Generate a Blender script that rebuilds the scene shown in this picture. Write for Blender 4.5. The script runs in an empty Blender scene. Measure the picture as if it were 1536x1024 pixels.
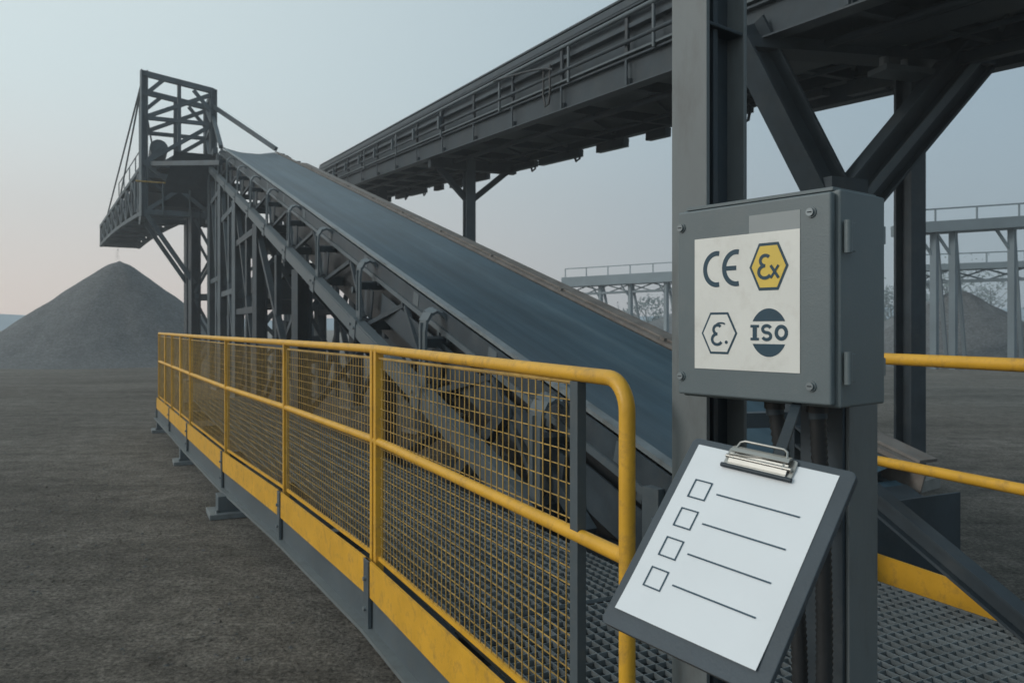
import bpy, bmesh, math, random
from mathutils import Vector, noise
random.seed(4)
V=Vector
sc=bpy.context.scene
UP=V((0,0,1))
# ------------------------------------------------------------ materials
MATS={}
def mat(name,col,rough=.55,metal=0.0,var=.25,scale=6.0,bump=.15,bscale=60.0,stretch=(1,1,1),dirt=None,dirt_amt=.0,dirt_scale=9.0,spec=.4):
    m=bpy.data.materials.new(name); m.use_nodes=True
    nt=m.node_tree; N=nt.nodes; Lk=nt.links
    b=N['Principled BSDF']
    tc=N.new('ShaderNodeTexCoord'); mp=N.new('ShaderNodeMapping'); mp.inputs['Scale'].default_value=stretch
    Lk.new(tc.outputs['Object'],mp.inputs[0])
    n1=N.new('ShaderNodeTexNoise'); n1.inputs['Scale'].default_value=scale; n1.inputs['Detail'].default_value=6; n1.inputs['Roughness'].default_value=.6
    Lk.new(mp.outputs[0],n1.inputs['Vector'])
    r=N.new('ShaderNodeValToRGB')
    r.color_ramp.elements[0].position=.3; r.color_ramp.elements[1].position=.7
    c0=[max(0,c*(1-var)) for c in col]; c1=[min(1,c*(1+var)) for c in col]
    r.color_ramp.elements[0].color=(*c0,1); r.color_ramp.elements[1].color=(*c1,1)
    Lk.new(n1.outputs[0],r.inputs[0])
    out=r.outputs[0]
    if dirt:
        n3=N.new('ShaderNodeTexNoise'); n3.inputs['Scale'].default_value=dirt_scale; n3.inputs['Detail'].default_value=8; n3.inputs['Roughness'].default_value=.7
        Lk.new(mp.outputs[0],n3.inputs['Vector'])
        r3=N.new('ShaderNodeValToRGB'); r3.color_ramp.elements[0].position=.5; r3.color_ramp.elements[1].position=.72
        r3.color_ramp.elements[0].color=(0,0,0,1); r3.color_ramp.elements[1].color=(dirt_amt,)*3+(1,)
        Lk.new(n3.outputs[0],r3.inputs[0])
        mx=N.new('ShaderNodeMixRGB'); Lk.new(r3.outputs[0],mx.inputs[0]); Lk.new(out,mx.inputs[1]); mx.inputs[2].default_value=(*dirt,1)
        out=mx.outputs[0]
    Lk.new(out,b.inputs['Base Color'])
    b.inputs['Metallic'].default_value=metal
    b.inputs['Specular IOR Level'].default_value=spec
    mr=N.new('ShaderNodeMapRange'); mr.inputs['To Min'].default_value=max(0,rough-.1); mr.inputs['To Max'].default_value=min(1,rough+.15)
    Lk.new(n1.outputs[0],mr.inputs[0]); Lk.new(mr.outputs[0],b.inputs['Roughness'])
    if bump>0:
        n2=N.new('ShaderNodeTexNoise'); n2.inputs['Scale'].default_value=bscale; n2.inputs['Detail'].default_value=4
        Lk.new(mp.outputs[0],n2.inputs['Vector'])
        bp=N.new('ShaderNodeBump'); bp.inputs['Strength'].default_value=bump; bp.inputs['Distance'].default_value=.004
        Lk.new(n2.outputs[0],bp.inputs['Height']); Lk.new(bp.outputs[0],b.inputs['Normal'])
    MATS[name]=m
    return m
M_dark=mat('dark_painted_steel',(.030,.043,.054),.5,.12,.35,3,.2,50,dirt=(.07,.075,.076),dirt_amt=.45,dirt_scale=4)
M_gal=mat('gallery_steel',(.022,.033,.042),.55,.1,.35,2.5,.2,40,dirt=(.052,.057,.058),dirt_amt=.5,dirt_scale=3)
M_tow=mat('hazed_weathered_tower_steel',(.075,.098,.114),.65,.1,.3,1.5,.1,40,dirt=(.115,.12,.118),dirt_amt=.5,dirt_scale=2)  # base colour paled and blued for aerial haze, plus patchy dirt
M_steel=mat('grey_painted_steel',(.082,.104,.118),.5,.12,.15,3,.12,70,dirt=(.13,.13,.12),dirt_amt=.35,dirt_scale=14)
M_col=mat('column_paint',(.135,.156,.163),.5,.05,.10,4,.15,90,stretch=(1,1,.35),dirt=(.080,.082,.08),dirt_amt=.55,dirt_scale=9)
M_galv=mat('galvanised_steel',(.19,.22,.235),.45,.4,.2,8,.15,60,dirt=(.13,.115,.095),dirt_amt=.5,dirt_scale=6)
M_yel=mat('yellow_safety_paint',(.64,.35,.030),.42,0,.12,7,.22,90,dirt=(.27,.16,.05),dirt_amt=.75,dirt_scale=14)
M_yelwire=mat('yellow_coated_wire',(.42,.27,.07),.5,.1,.3,9,0,50,dirt=(.16,.12,.07),dirt_amt=.6,dirt_scale=12)
M_rust=mat('weathered_edge_steel',(.15,.14,.13),.65,.1,.3,5,.25,60,dirt=(.13,.085,.055),dirt_amt=.6,dirt_scale=8)
M_box=mat('enclosure_paint',(.115,.145,.157),.42,.05,.05,3,.10,220,dirt=(.155,.17,.172),dirt_amt=.4,dirt_scale=12)
M_rub=mat('black_rubber',(.016,.018,.02),.45,0,.2,8,.1,80)
M_label=mat('label_vinyl',(.68,.69,.66),.4,0,.04,5,.03,40,dirt=(.53,.52,.48),dirt_amt=.5,dirt_scale=22)
M_glabel=mat('grey_label',(.25,.28,.29),.4,0,.03,5,.02,40)
M_ink=mat('navy_ink',(.018,.055,.085),.5,0,.1,20,0)
M_inky=mat('yellow_ink',(.66,.48,.09),.45,0,.06,20,0)
M_paper=mat('paper',(.68,.72,.75),.7,0,.03,6,.06,90)
M_board=mat('clipboard_hardboard',(.050,.066,.08),.5,0,.15,9,.15,160)
M_chrome=mat('clip_metal',(.36,.36,.34),.34,.8,.1,12,.03,60)
M_conc=mat('concrete',(.2,.2,.19),.85,0,.25,7,.4,60)
M_far=mat('hazed_galvanised_steel',(.22,.27,.30),.8,0,.12,.8,0)  # aerial haze put into the base colour of distant steel
M_far2=mat('hazed_far_steel',(.16,.20,.225),.8,0,.15,.8,0)  # darker distant steel, pale blue tone stands in for haze

def rig(name,build):
    m=bpy.data.materials.new(name); m.use_nodes=True
    build(m.node_tree,m.node_tree.nodes,m.node_tree.links,m.node_tree.nodes['Principled BSDF'])
    return m
def node(N,t,**k):
    n=N.new(t)
    for a,v in k.items(): n.inputs[a].default_value=v
    return n
def ramp(N,stops):
    r=N.new('ShaderNodeValToRGB'); e=r.color_ramp.elements
    e[0].position=stops[0][0]; e[0].color=(*stops[0][1],1); e[1].position=stops[-1][0]; e[1].color=(*stops[-1][1],1)
    for p,c in stops[1:-1]:
        x=e.new(p); x.color=(*c,1)
    return r
def ground_b(nt,N,L,b):
    tc=N.new('ShaderNodeTexCoord')
    big=node(N,'ShaderNodeTexNoise',Scale=.25,Detail=7.0,Roughness=.7,Distortion=.8); L.new(tc.outputs['Object'],big.inputs['Vector'])
    mid=node(N,'ShaderNodeTexNoise',Scale=4.0,Detail=10.0,Roughness=.78); L.new(tc.outputs['Object'],mid.inputs['Vector'])
    fine=node(N,'ShaderNodeTexNoise',Scale=30.0,Detail=7.0,Roughness=.8); L.new(tc.outputs['Object'],fine.inputs['Vector'])
    vor=node(N,'ShaderNodeTexVoronoi',Scale=38.0); L.new(tc.outputs['Object'],vor.inputs['Vector'])
    mp=N.new('ShaderNodeMapping'); mp.inputs['Scale'].default_value=(.07,.5,1); mp.inputs['Rotation'].default_value=(0,0,math.radians(14))
    L.new(tc.outputs['Object'],mp.inputs[0])
    tr=node(N,'ShaderNodeTexNoise',Scale=1.3,Detail=8.0,Roughness=.7,Distortion=1.6); L.new(mp.outputs[0],tr.inputs['Vector'])
    r1=ramp(N,[(.32,(.155,.146,.130)),(.5,(.195,.185,.167)),(.7,(.25,.238,.218))]); L.new(big.outputs[0],r1.inputs[0])
    r2=ramp(N,[(.34,(.58,.57,.56)),(.66,(1.38,1.37,1.35))]); L.new(mid.outputs[0],r2.inputs[0])
    r3=ramp(N,[(.36,(.34,.34,.34)),(.64,(1.65,1.63,1.6))]); L.new(fine.outputs[0],r3.inputs[0])
    r4=ramp(N,[(.35,(.80,.80,.80)),(.62,(1.2,1.2,1.2))]); L.new(tr.outputs[0],r4.inputs[0])
    o=r1.outputs[0]
    for r in (r2,r3,r4):
        m=N.new('ShaderNodeMixRGB'); m.blend_type='MULTIPLY'; m.inputs[0].default_value=1
        L.new(o,m.inputs[1]); L.new(r.outputs[0],m.inputs[2]); o=m.outputs[0]
    L.new(o,b.inputs['Base Color']); b.inputs['Roughness'].default_value=.9; b.inputs['Specular IOR Level'].default_value=.2
    a=N.new('ShaderNodeMath'); a.operation='MULTIPLY_ADD'; L.new(mid.outputs[0],a.inputs[0]); a.inputs[1].default_value=2.6; L.new(fine.outputs[0],a.inputs[2])
    a2=N.new('ShaderNodeMath'); a2.operation='MULTIPLY_ADD'; L.new(tr.outputs[0],a2.inputs[0]); a2.inputs[1].default_value=2.0; L.new(a.outputs[0],a2.inputs[2])
    a3=N.new('ShaderNodeMath'); a3.operation='MULTIPLY_ADD'; L.new(vor.outputs['Distance'],a3.inputs[0]); a3.inputs[1].default_value=-.5; L.new(a2.outputs[0],a3.inputs[2])
    bp=N.new('ShaderNodeBump'); bp.inputs['Strength'].default_value=1.0; bp.inputs['Distance'].default_value=.05
    L.new(a3.outputs[0],bp.inputs['Height']); L.new(bp.outputs[0],b.inputs['Normal'])
M_ground=rig('packed_quarry_dirt',ground_b)
def pile_b(nt,N,L,b):
    tc=N.new('ShaderNodeTexCoord')
    n=node(N,'ShaderNodeTexNoise',Scale=2.0,Detail=10.0,Roughness=.75); L.new(tc.outputs['Object'],n.inputs['Vector'])
    v=node(N,'ShaderNodeTexNoise',Scale=9.0,Detail=7.0,Roughness=.8); L.new(tc.outputs['Object'],v.inputs['Vector'])
    r1=ramp(N,[(.35,(.125,.135,.141)),(.65,(.18,.193,.20))]); L.new(n.outputs[0],r1.inputs[0])  # stockpile greys lightened with a haze tint
    r2=ramp(N,[(.32,(.45,.45,.45)),(.68,(1.5,1.5,1.5))]); L.new(v.outputs[0],r2.inputs[0])
    m=N.new('ShaderNodeMixRGB'); m.blend_type='MULTIPLY'; m.inputs[0].default_value=1
    L.new(r1.outputs[0],m.inputs[1]); L.new(r2.outputs[0],m.inputs[2]); L.new(m.outputs[0],b.inputs['Base Color'])
    b.inputs['Roughness'].default_value=.95
    bp=N.new('ShaderNodeBump'); bp.inputs['Strength'].default_value=.9; bp.inputs['Distance'].default_value=.14
    L.new(v.outputs[0],bp.inputs['Height']); L.new(bp.outputs[0],b.inputs['Normal'])
M_pile=rig('crushed_aggregate',pile_b)
US=V((-.4357,.9001,0)); VS=V((.9001,.4357,0))
ANG=math.atan2(US.y,US.x)
def belt_b(nt,N,L,b):
    tc=N.new('ShaderNodeTexCoord')
    mp0=N.new('ShaderNodeMapping'); mp0.vector_type='POINT'; mp0.inputs['Rotation'].default_value=(0,0,-ANG)
    L.new(tc.outputs['Object'],mp0.inputs[0])
    mp=N.new('ShaderNodeMapping'); mp.inputs['Scale'].default_value=(.10,7,.10); L.new(mp0.outputs[0],mp.inputs[0])
    n=node(N,'ShaderNodeTexNoise',Scale=1.0,Detail=8.0,Roughness=.65); L.new(mp.outputs[0],n.inputs['Vector'])
    mp2=N.new('ShaderNodeMapping'); mp2.inputs['Scale'].default_value=(.5,1.5,.5); L.new(mp0.outputs[0],mp2.inputs[0])
    n2=node(N,'ShaderNodeTexNoise',Scale=1.0,Detail=7.0,Roughness=.7); L.new(mp2.outputs[0],n2.inputs['Vector'])
    r=ramp(N,[(.3,(.020,.046,.066)),(.5,(.033,.068,.094)),(.72,(.065,.104,.128))]); L.new(n.outputs[0],r.inputs[0])
    r2=ramp(N,[(.3,(.70,.70,.70)),(.7,(1.28,1.28,1.28))]); L.new(n2.outputs[0],r2.inputs[0])
    m=N.new('ShaderNodeMixRGB'); m.blend_type='MULTIPLY'; m.inputs[0].default_value=1
    L.new(r.outputs[0],m.inputs[1]); L.new(r2.outputs[0],m.inputs[2]); L.new(m.outputs[0],b.inputs['Base Color'])
    b.inputs['Roughness'].default_value=.5; b.inputs['Specular IOR Level'].default_value=.4
M_belt=rig('blue_rubber_belt',belt_b)
M_leaf=mat('foliage',(.17,.215,.22),.9,0,.3,3,0)  # leaf colour greyed and blued for distance haze
M_bark=mat('bark',(.17,.20,.21),.9,0,.2,3,0)  # bark tone likewise carries painted haze
M_hill=mat('far_hill_scrub',(.26,.34,.40),.95,0,.08,.02,0)  # blue of the hills is haze mixed into the colour

# ------------------------------------------------------------ builder
class B:
    def __init__(s): s.v=[];s.f=[];s.m=[];s.sm=[];s.mats=[]
    def mi(s,m):
        if m not in s.mats: s.mats.append(m)
        return s.mats.index(m)
    def add(s,vs,fs,m,smooth=False):
        o=len(s.v); s.v+= [tuple(x) for x in vs]; k=s.mi(m)
        for f in fs: s.f.append([i+o for i in f]); s.m.append(k); s.sm.append(smooth)
    def box(s,p,q,w,h,m,up=UP,ow=0,oh=0):
        p=V(p);q=V(q); d=(q-p)
        if d.length<1e-6: return
        d.normalize(); up=V(up)
        if abs(d.dot(up.normalized()))>.98: up=V((-.787,-.617,0)) if abs(d.z)>.9 else UP
        a=d.cross(up).normalized(); c=a.cross(d).normalized()
        vs=[]
        for e in (p,q):
            for x,y in ((-1,-1),(1,-1),(1,1),(-1,1)):
                vs.append(e+a*(ow+x*w/2)+c*(oh+y*h/2))
        s.add(vs,[(0,3,2,1),(4,5,6,7),(0,1,5,4),(1,2,6,5),(2,3,7,6),(3,0,4,7)],m)
    def ibeam(s,p,q,w,h,m,tf=.014,tw=.01,up=UP):
        s.box(p,q,w,tf,m,up,0,h/2-tf/2); s.box(p,q,w,tf,m,up,0,-h/2+tf/2); s.box(p,q,tw,h-2*tf,m,up)
    def tube(s,pts,r,m,n=10,rad=None):
        pts=[V(p) for p in pts]; k=len(pts); vs=[];fs=[]
        prev=None
        for i,p in enumerate(pts):
            d=(pts[min(i+1,k-1)]-pts[max(i-1,0)]).normalized()
            if prev is None:
                a=d.cross(UP) if abs(d.z)<.95 else d.cross(V((1,0,0)))
            else: a=prev-d*prev.dot(d)
            a.normalize(); prev=a; c=d.cross(a)
            rr=rad[i] if rad else r
            for j in range(n):
                t=2*math.pi*j/n; vs.append(p+a*math.cos(t)*rr+c*math.sin(t)*rr)
        for i in range(k-1):
            for j in range(n):
                fs.append((i*n+j,i*n+(j+1)%n,(i+1)*n+(j+1)%n,(i+1)*n+j))
        s.add(vs,fs,m,True)
        s.add(vs[:n],[tuple(range(n))],m); s.add(vs[-n:],[tuple(range(n))],m)
    def prism(s,poly,n,th,m):
        n=V(n).normalized(); k=len(poly); vs=[V(p) for p in poly]+[V(p)+n*th for p in poly]
        fs=[tuple(range(k)),tuple(range(k,2*k))]+[(i,(i+1)%k,(i+1)%k+k,i+k) for i in range(k)]
        s.add(vs,fs,m)
    def obj(s,name,parent=None,bevel=0,seg=2):
        me=bpy.data.meshes.new(name); me.from_pydata(s.v,[],s.f)
        for m in s.mats: me.materials.append(m)
        for p,k,sm in zip(me.polygons,s.m,s.sm): p.material_index=k; p.use_smooth=sm
        bm=bmesh.new(); bm.from_mesh(me); bmesh.ops.recalc_face_normals(bm,faces=bm.faces); bm.to_mesh(me); bm.free()
        o=bpy.data.objects.new(name,me); sc.collection.objects.link(o)
        if parent: o.parent=parent
        if bevel:
            b=o.modifiers.new('bevel','BEVEL'); b.width=bevel; b.segments=seg; b.limit_method='ANGLE'; b.angle_limit=math.radians(50)
        return o
def empty(name):
    o=bpy.data.objects.new(name,None); o.empty_display_size=.3; sc.collection.objects.link(o); return o

def F(s,t,z): return US*s+VS*t+UP*z
BS,BZ=.28,-.022
def C(s,t,h=0): return F(s,t,BZ+BS*s+h)
CD=(US+UP*BS).normalized(); CN=VS.cross(CD).normalized()
if CN.z<0: CN=-CN

# ------------------------------------------------------------ ground
b=B(); b.add([(-900,-200,0),(900,-200,0),(900,1600,0),(-900,1600,0)],[(0,1,2,3)],M_ground); b.obj('ground')
b=B()
for i in range(9000):
    d=2.2+random.random()**1.5*22
    x=random.uniform(-.75,.05)*d
    if US.dot(V((x,d,0)))>0 and VS.dot(V((x,d,0)))>1.0: continue
    if noise.noise(V((x*.7,d*.7,2)))<-.12: continue
    r=random.choice((.004,.005,.006,.008,.010,.016))*random.uniform(.7,1.3)
    ph=random.random()*6
    vs=[(x+r*math.cos(ph+k*1.57)*random.uniform(.7,1.3),d+r*math.sin(ph+k*1.57)*random.uniform(.7,1.3),r*.1) for k in range(4)]+[(x,d,r*random.uniform(.5,.9))]
    b.add(vs,[(0,1,4),(1,2,4),(2,3,4),(3,0,4)],M_ground if i%3 else M_pile)
b.obj('gravel')
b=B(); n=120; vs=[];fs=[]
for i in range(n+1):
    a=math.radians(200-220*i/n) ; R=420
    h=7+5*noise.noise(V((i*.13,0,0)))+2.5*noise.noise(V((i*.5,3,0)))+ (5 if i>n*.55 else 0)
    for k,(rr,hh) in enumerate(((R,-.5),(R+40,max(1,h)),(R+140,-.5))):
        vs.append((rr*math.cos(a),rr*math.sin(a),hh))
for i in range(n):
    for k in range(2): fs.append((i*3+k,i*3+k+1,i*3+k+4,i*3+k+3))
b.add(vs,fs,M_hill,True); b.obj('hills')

# ------------------------------------------------------------ stockpiles
def pile(cx,cy,H,R,seed,rot=0,elong=1.0):
    b=B(); nr,na=46,120; vs=[];fs=[]
    for i in range(nr+1):
        for j in range(na):
            a=2*math.pi*j/na; r=R*1.12*i/nr
            z=H*(1-(r/R)) if r<R else 0
            z=z*(1-.0)+ -H*.035*math.exp(-(r/(R*.05))**2)
            if r>R*.86: z=H*.14*max(0,(1-(r-R*.86)/(R*.26)))**1.6
            w=noise.noise(V((math.cos(a)*2.2,math.sin(a)*2.2,seed+r*.15)))
            w2=noise.noise(V((math.cos(a)*7,math.sin(a)*7,seed+r*.4)))
            rr=r*(1+.05*w+.018*w2)
            z+= .07*noise.noise(V((rr*math.cos(a)*1.3,rr*math.sin(a)*1.3,seed)))*min(1,r/(R*.2))*(1 if r<R*1.05 else 0)
            if i==nr: z=-.1
            vs.append((cx+rr*math.cos(a)*elong,cy+rr*math.sin(a),max(z,-.1)))
    for i in range(nr):
        for j in range(na): fs.append((i*na+j,i*na+(j+1)%na,(i+1)*na+(j+1)%na,(i+1)*na+j))
    b.add(vs,fs,M_pile,True); return b.obj('gravel_stockpile')
pile(-20.6,42,5.45,7.3,1.0)
pile(22.3,40,3.8,6.0,5.0)
pile(14.5,70,3.2,7.5,9.0)
pile(34,64,4.2,8,12.0)

# ------------------------------------------------------------ main inclined conveyor
conv=empty('inclined_belt_conveyor')
T1,T2=2.78,4.38; S0,S1=3.45,26.6
b=B(); nt_=10; ns=60; vs=[];fs=[]
def trough(k):
    x=abs(k/nt_*2-1); return -.10*(1-max(0,(x-.35)/.65)) 
for i in range(ns+1):
    s=S0+(S1-S0)*i/ns
    for k in range(nt_+1): vs.append(C(s,T1+.03+(T2-T1-.06)*k/nt_,trough(k)+.0))
for i in range(ns):
    for k in range(nt_):
        q=i*(nt_+1)+k; fs.append((q,q+1,q+nt_+2,q+nt_+1))
b.add(vs,fs,M_belt,True)
for s_c,sg in ((S1,1),(S0,-1)):
    ctr=-.10-.26; vs=[];fs=[]
    for j in range(13):
        a=math.pi/2-math.pi*j/12
        for t in (T1+.05,T2-.05): vs.append(C(s_c+sg*math.cos(a)*.26,t,ctr+math.sin(a)*.26))
    for j in range(12): fs.append((j*2,j*2+1,j*2+3,j*2+2))
    b.add(vs,fs,M_belt,True)
    p=C(s_c,T1-.12,ctr); q=C(s_c,T2+.12,ctr); b.tube([p,q],.05,M_galv,12); b.tube([C(s_c,T1+.02,ctr),C(s_c,T2-.02,ctr)],.245,M_dark,28)
    for t in (T1-.14,T2+.14): b.box(C(s_c-.18,t,ctr),C(s_c+.18,t,ctr),.12,.26,M_steel,CN)
b.box(C(S0,(T1+T2)/2,-.62),C(S1,(T1+T2)/2,-.62),T2-T1-.1,.012,M_rub,CN)
b.obj('belt',conv)
b=B()
for t,m,e in ((T1-.02,M_steel,-1),(T2+.02,M_rust,1)):
    b.box(C(S0-.1,t,.02),C(S1,t,.02),.07,.03,m if e>0 else M_galv,CN)
    b.box(C(S0-.1,t+e*.05,-.09),C(S1,t+e*.05,-.09),.015,.16,M_dark if e<0 else M_rust,CN)
    b.box(C(S0-.1,t+e*.03,-.2),C(S1,t+e*.03,-.2),.09,.05,M_steel,CN)
    b.box(C(S0-.1,t-e*.03,-.42),C(S1,t-e*.03,-.42),.03,.36,M_rub,CN)  # dark inner panels that deepen the shade under the belt
s=S0+.6
while s<S1:
    b.box(C(s-.08,T1-.078,-.09),C(s+.08,T1-.078,-.09),.008,.13,M_steel,CN)
    b.box(C(s-.03,T2+.06,.03),C(s+.03,T2+.06,.03),.1,.06,M_rust,CN)
    s+=1.9
b.box(C(S0-.1,T2+.12,.05),C(S1-4,T2+.12,.05),.16,.02,M_rust,CN)
b.box(C(S0,3.58,-.5),C(S1,3.58,-.5),1.5,.01,M_dark,CN)  # cover plate added to keep the belt underside dark
b.obj('stringers',conv)
b=B()
TC=2.5
b.ibeam(C(4.8,TC,-.80),C(28.2,TC,-.80),.12,.19,M_steel,.022,.02,CN)
b.box(C(4.8,TC-.065,-.80),C(28.2,TC-.065,-.80),.01,.15,M_steel,CN)
b.ibeam(C(4.8,4.66,-.80),C(28.2,4.66,-.80),.12,.19,M_dark,.022,.02,CN)
s=4.8
while s<27:
    for t0,sg in ((TC,1),(4.66,-1)):
        pts=[]
        for (dt,h) in ((0,-.72),(0,-.2),(.012,-.10),(.05,-.03),(.11,.0),(.17,-.02),(.21,-.07),(.225,-.14),(.225,-.3)):
            pts.append(C(s,t0+sg*dt,h))
        for i in range(len(pts)-1):
            d=(pts[i+1]-pts[i]).normalized()
            b.box(pts[i]-d*.004,pts[i+1]+d*.004,.17,.024,M_steel,up=(d.cross(CD)))
        if sg>0: b.box(C(s,t0-.014,-.6),C(s,t0-.014,-.12),.02,.03,M_steel,up=VS)
    b.box(C(s,TC,-.76),C(s,4.66,-.76),.10,.12,M_dark,CN)
    b.box(C(s,TC+.03,-.30),C(s,4.63,-.30),.08,.09,M_dark,CN)
    b.box(C(s-.12,TC-.075,-.80),C(s+.12,TC-.075,-.80),.012,.24,M_steel,CN)
    for q in (-.08,.08): b.tube([C(s+q,TC-.08,-.78),C(s+q,TC-.10,-.78)],.018,M_galv,8)
    b.box(C(s-.16,TC+.12,-.5),C(s+.16,TC+.12,-.5),.015,.34,M_dark,CN)
    b.box(C(s+.1,TC+.1,-.72),C(min(s+1.1,27.5),TC+.2,-.25),.05,.05,M_dark,CN)
    b.box(C(min(s+2.15,27.5),TC+.1,-.72),C(min(s+1.15,27.5),TC+.2,-.25),.05,.05,M_dark,CN)
    s+=2.27
s=S0+.5
while s<S1-.3:
    a1=C(s,T1+.08,-.07);a2=C(s,T1+.5,-.17);a3=C(s,T2-.5,-.17);a4=C(s,T2-.08,-.07)
    for p,q in ((a1,a2),(a2,a3),(a3,a4)): b.tube([p-CN*.06,q-CN*.06],.05,M_dark,10)
    b.box(C(s,T1-.03,-.3),C(s,T2+.03,-.3),.06,.05,M_steel,CN)
    if int((s-S0)/1.13)%3==0: b.tube([C(s,T1,-.68),C(s,T2,-.68)],.05,M_steel,10)
    s+=1.13
b.obj('frame',conv)
b=B()
def bent(s,top,w=.2,m=M_dark,t0=2.55,t1=4.6,ds=0):
    z=BZ+BS*s-top
    for t in (t0,t1):
        b.ibeam(F(s,t,0.02),F(s,t,z),w,w,m,.02,.016)
        b.box(F(s,t,0),F(s,t,.06),w*2.2,w*2.2,M_conc)
    nb=max(1,int(z/2.2)); 
    for i in range(nb):
        za=.3+(z-.4)*i/nb; zb=.3+(z-.4)*(i+1)/nb
        b.box(F(s,t0,za),F(s,t1,zb),.09,.09,m); b.box(F(s+.06,t1,za),F(s+.06,t0,zb),.09,.09,m)
        b.box(F(s,t0,zb),F(s,t1,zb),.12,.12,m)
    return z
zs={}
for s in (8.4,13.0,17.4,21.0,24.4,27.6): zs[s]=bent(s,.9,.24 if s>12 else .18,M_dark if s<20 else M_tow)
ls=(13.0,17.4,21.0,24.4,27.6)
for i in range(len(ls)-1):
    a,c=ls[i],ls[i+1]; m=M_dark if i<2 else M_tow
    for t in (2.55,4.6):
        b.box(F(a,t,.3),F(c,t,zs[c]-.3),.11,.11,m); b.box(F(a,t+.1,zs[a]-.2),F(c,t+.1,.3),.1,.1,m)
        b.box(F(a,t,zs[a]*.55),F(c,t,zs[a]*.55),.12,.14,m)
        if zs[a]>3: b.box(F(a,t,zs[a]*.98),F(c,t,zs[a]*.98),.12,.14,m)
        mid=(a+c)/2; b.box(F(mid,t,.1),F(mid,t,zs[a]+.4),.1,.1,m)
for i in range(22):
    s=random.uniform(17,26); t=random.uniform(2.7,4.4); z=random.uniform(1.2,BS*s-1.6)
    b.box(F(s,t,z),F(s+random.uniform(.4,1.4),t,z+random.uniform(-.2,.2)),random.uniform(.2,.8),random.uniform(.2,.6),M_dark)
b.box(F(5.2,3.58,.02),F(7.2,3.58,.02),1.8,.5,M_dark,oh=.25)
b.box(F(3.7,2.7,.1),F(3.7,2.7,.9),.12,.12,M_steel); b.box(F(3.7,4.4,.1),F(3.7,4.4,.9),.12,.12,M_steel)
b.ibeam(F(3.2,2.7,.36),F(9.5,2.7,.36),.14,.2,M_dark); b.ibeam(F(3.2,4.4,.36),F(9.5,4.4,.36),.14,.2,M_dark)
b.box(F(4.3,2.62,.5),F(5.3,2.62,1.15),.08,.1,M_dark); b.box(F(6.6,2.62,.46),F(5.5,2.62,1.15),.08,.1,M_dark)
b.obj('trestle_legs',conv)
b=B()
b.box(C(S0-.35,3.58,-.7),C(S0-.35,3.58,-.02),1.7,.02,M_dark,US)
b.box(C(S0-.3,T1-.1,-.45),C(9,T1-.1,-.45),.012,.28,M_dark,CN)
b.box(C(S0-.3,T1+.1,-.75),C(14,T1+.1,-.75),.012,.35,M_rub,CN)
s=3.4
while s<13:
    zt_=BZ+BS*s-.55
    b.box(F(s,4.52+.02*(int(s*5)%2),0),F(s,4.52+.02*(int(s*5)%2),max(.25,zt_)),.21,.02,M_gal,up=VS); s+=.2  # added far-side wall, closes off light and view under the conveyor
b.obj('tail_guard_and_light_block',conv)

# ------------------------------------------------------------ head tower + stacker boom
tow=empty('transfer_tower')
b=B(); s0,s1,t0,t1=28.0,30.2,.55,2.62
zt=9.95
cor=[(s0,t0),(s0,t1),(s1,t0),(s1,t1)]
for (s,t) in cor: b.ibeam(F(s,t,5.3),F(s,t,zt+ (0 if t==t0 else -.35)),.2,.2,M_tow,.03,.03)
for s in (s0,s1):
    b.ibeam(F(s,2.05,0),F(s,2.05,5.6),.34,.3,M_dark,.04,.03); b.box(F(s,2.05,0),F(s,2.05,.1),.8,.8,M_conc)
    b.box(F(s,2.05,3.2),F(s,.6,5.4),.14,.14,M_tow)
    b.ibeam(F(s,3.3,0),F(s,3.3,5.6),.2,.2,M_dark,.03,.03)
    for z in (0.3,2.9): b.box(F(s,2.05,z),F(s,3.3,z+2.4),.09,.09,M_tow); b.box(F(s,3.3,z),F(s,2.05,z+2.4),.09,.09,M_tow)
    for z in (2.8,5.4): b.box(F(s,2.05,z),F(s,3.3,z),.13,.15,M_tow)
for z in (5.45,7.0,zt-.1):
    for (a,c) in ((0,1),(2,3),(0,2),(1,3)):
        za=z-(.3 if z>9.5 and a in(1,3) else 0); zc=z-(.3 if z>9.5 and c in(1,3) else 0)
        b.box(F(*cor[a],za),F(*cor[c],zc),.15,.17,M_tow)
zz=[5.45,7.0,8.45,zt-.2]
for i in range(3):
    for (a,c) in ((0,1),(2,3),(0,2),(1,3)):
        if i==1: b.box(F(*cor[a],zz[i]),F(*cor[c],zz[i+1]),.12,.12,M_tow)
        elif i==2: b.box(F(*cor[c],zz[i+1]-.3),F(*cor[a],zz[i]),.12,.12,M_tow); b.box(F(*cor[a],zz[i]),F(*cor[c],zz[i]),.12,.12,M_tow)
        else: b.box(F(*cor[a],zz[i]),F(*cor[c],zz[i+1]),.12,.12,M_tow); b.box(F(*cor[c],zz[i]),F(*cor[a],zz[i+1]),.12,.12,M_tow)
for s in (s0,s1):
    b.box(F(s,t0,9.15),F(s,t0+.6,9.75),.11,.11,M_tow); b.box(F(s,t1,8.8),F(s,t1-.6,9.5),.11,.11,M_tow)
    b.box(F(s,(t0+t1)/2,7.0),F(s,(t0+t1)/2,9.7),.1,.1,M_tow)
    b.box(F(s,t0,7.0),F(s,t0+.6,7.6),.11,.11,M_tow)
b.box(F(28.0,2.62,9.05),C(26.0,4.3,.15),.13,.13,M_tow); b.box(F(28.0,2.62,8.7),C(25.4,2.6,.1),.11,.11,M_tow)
b.box(F(28,.75,7.0),C(24.5,2.5,-.3),.12,.14,M_tow)
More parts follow.
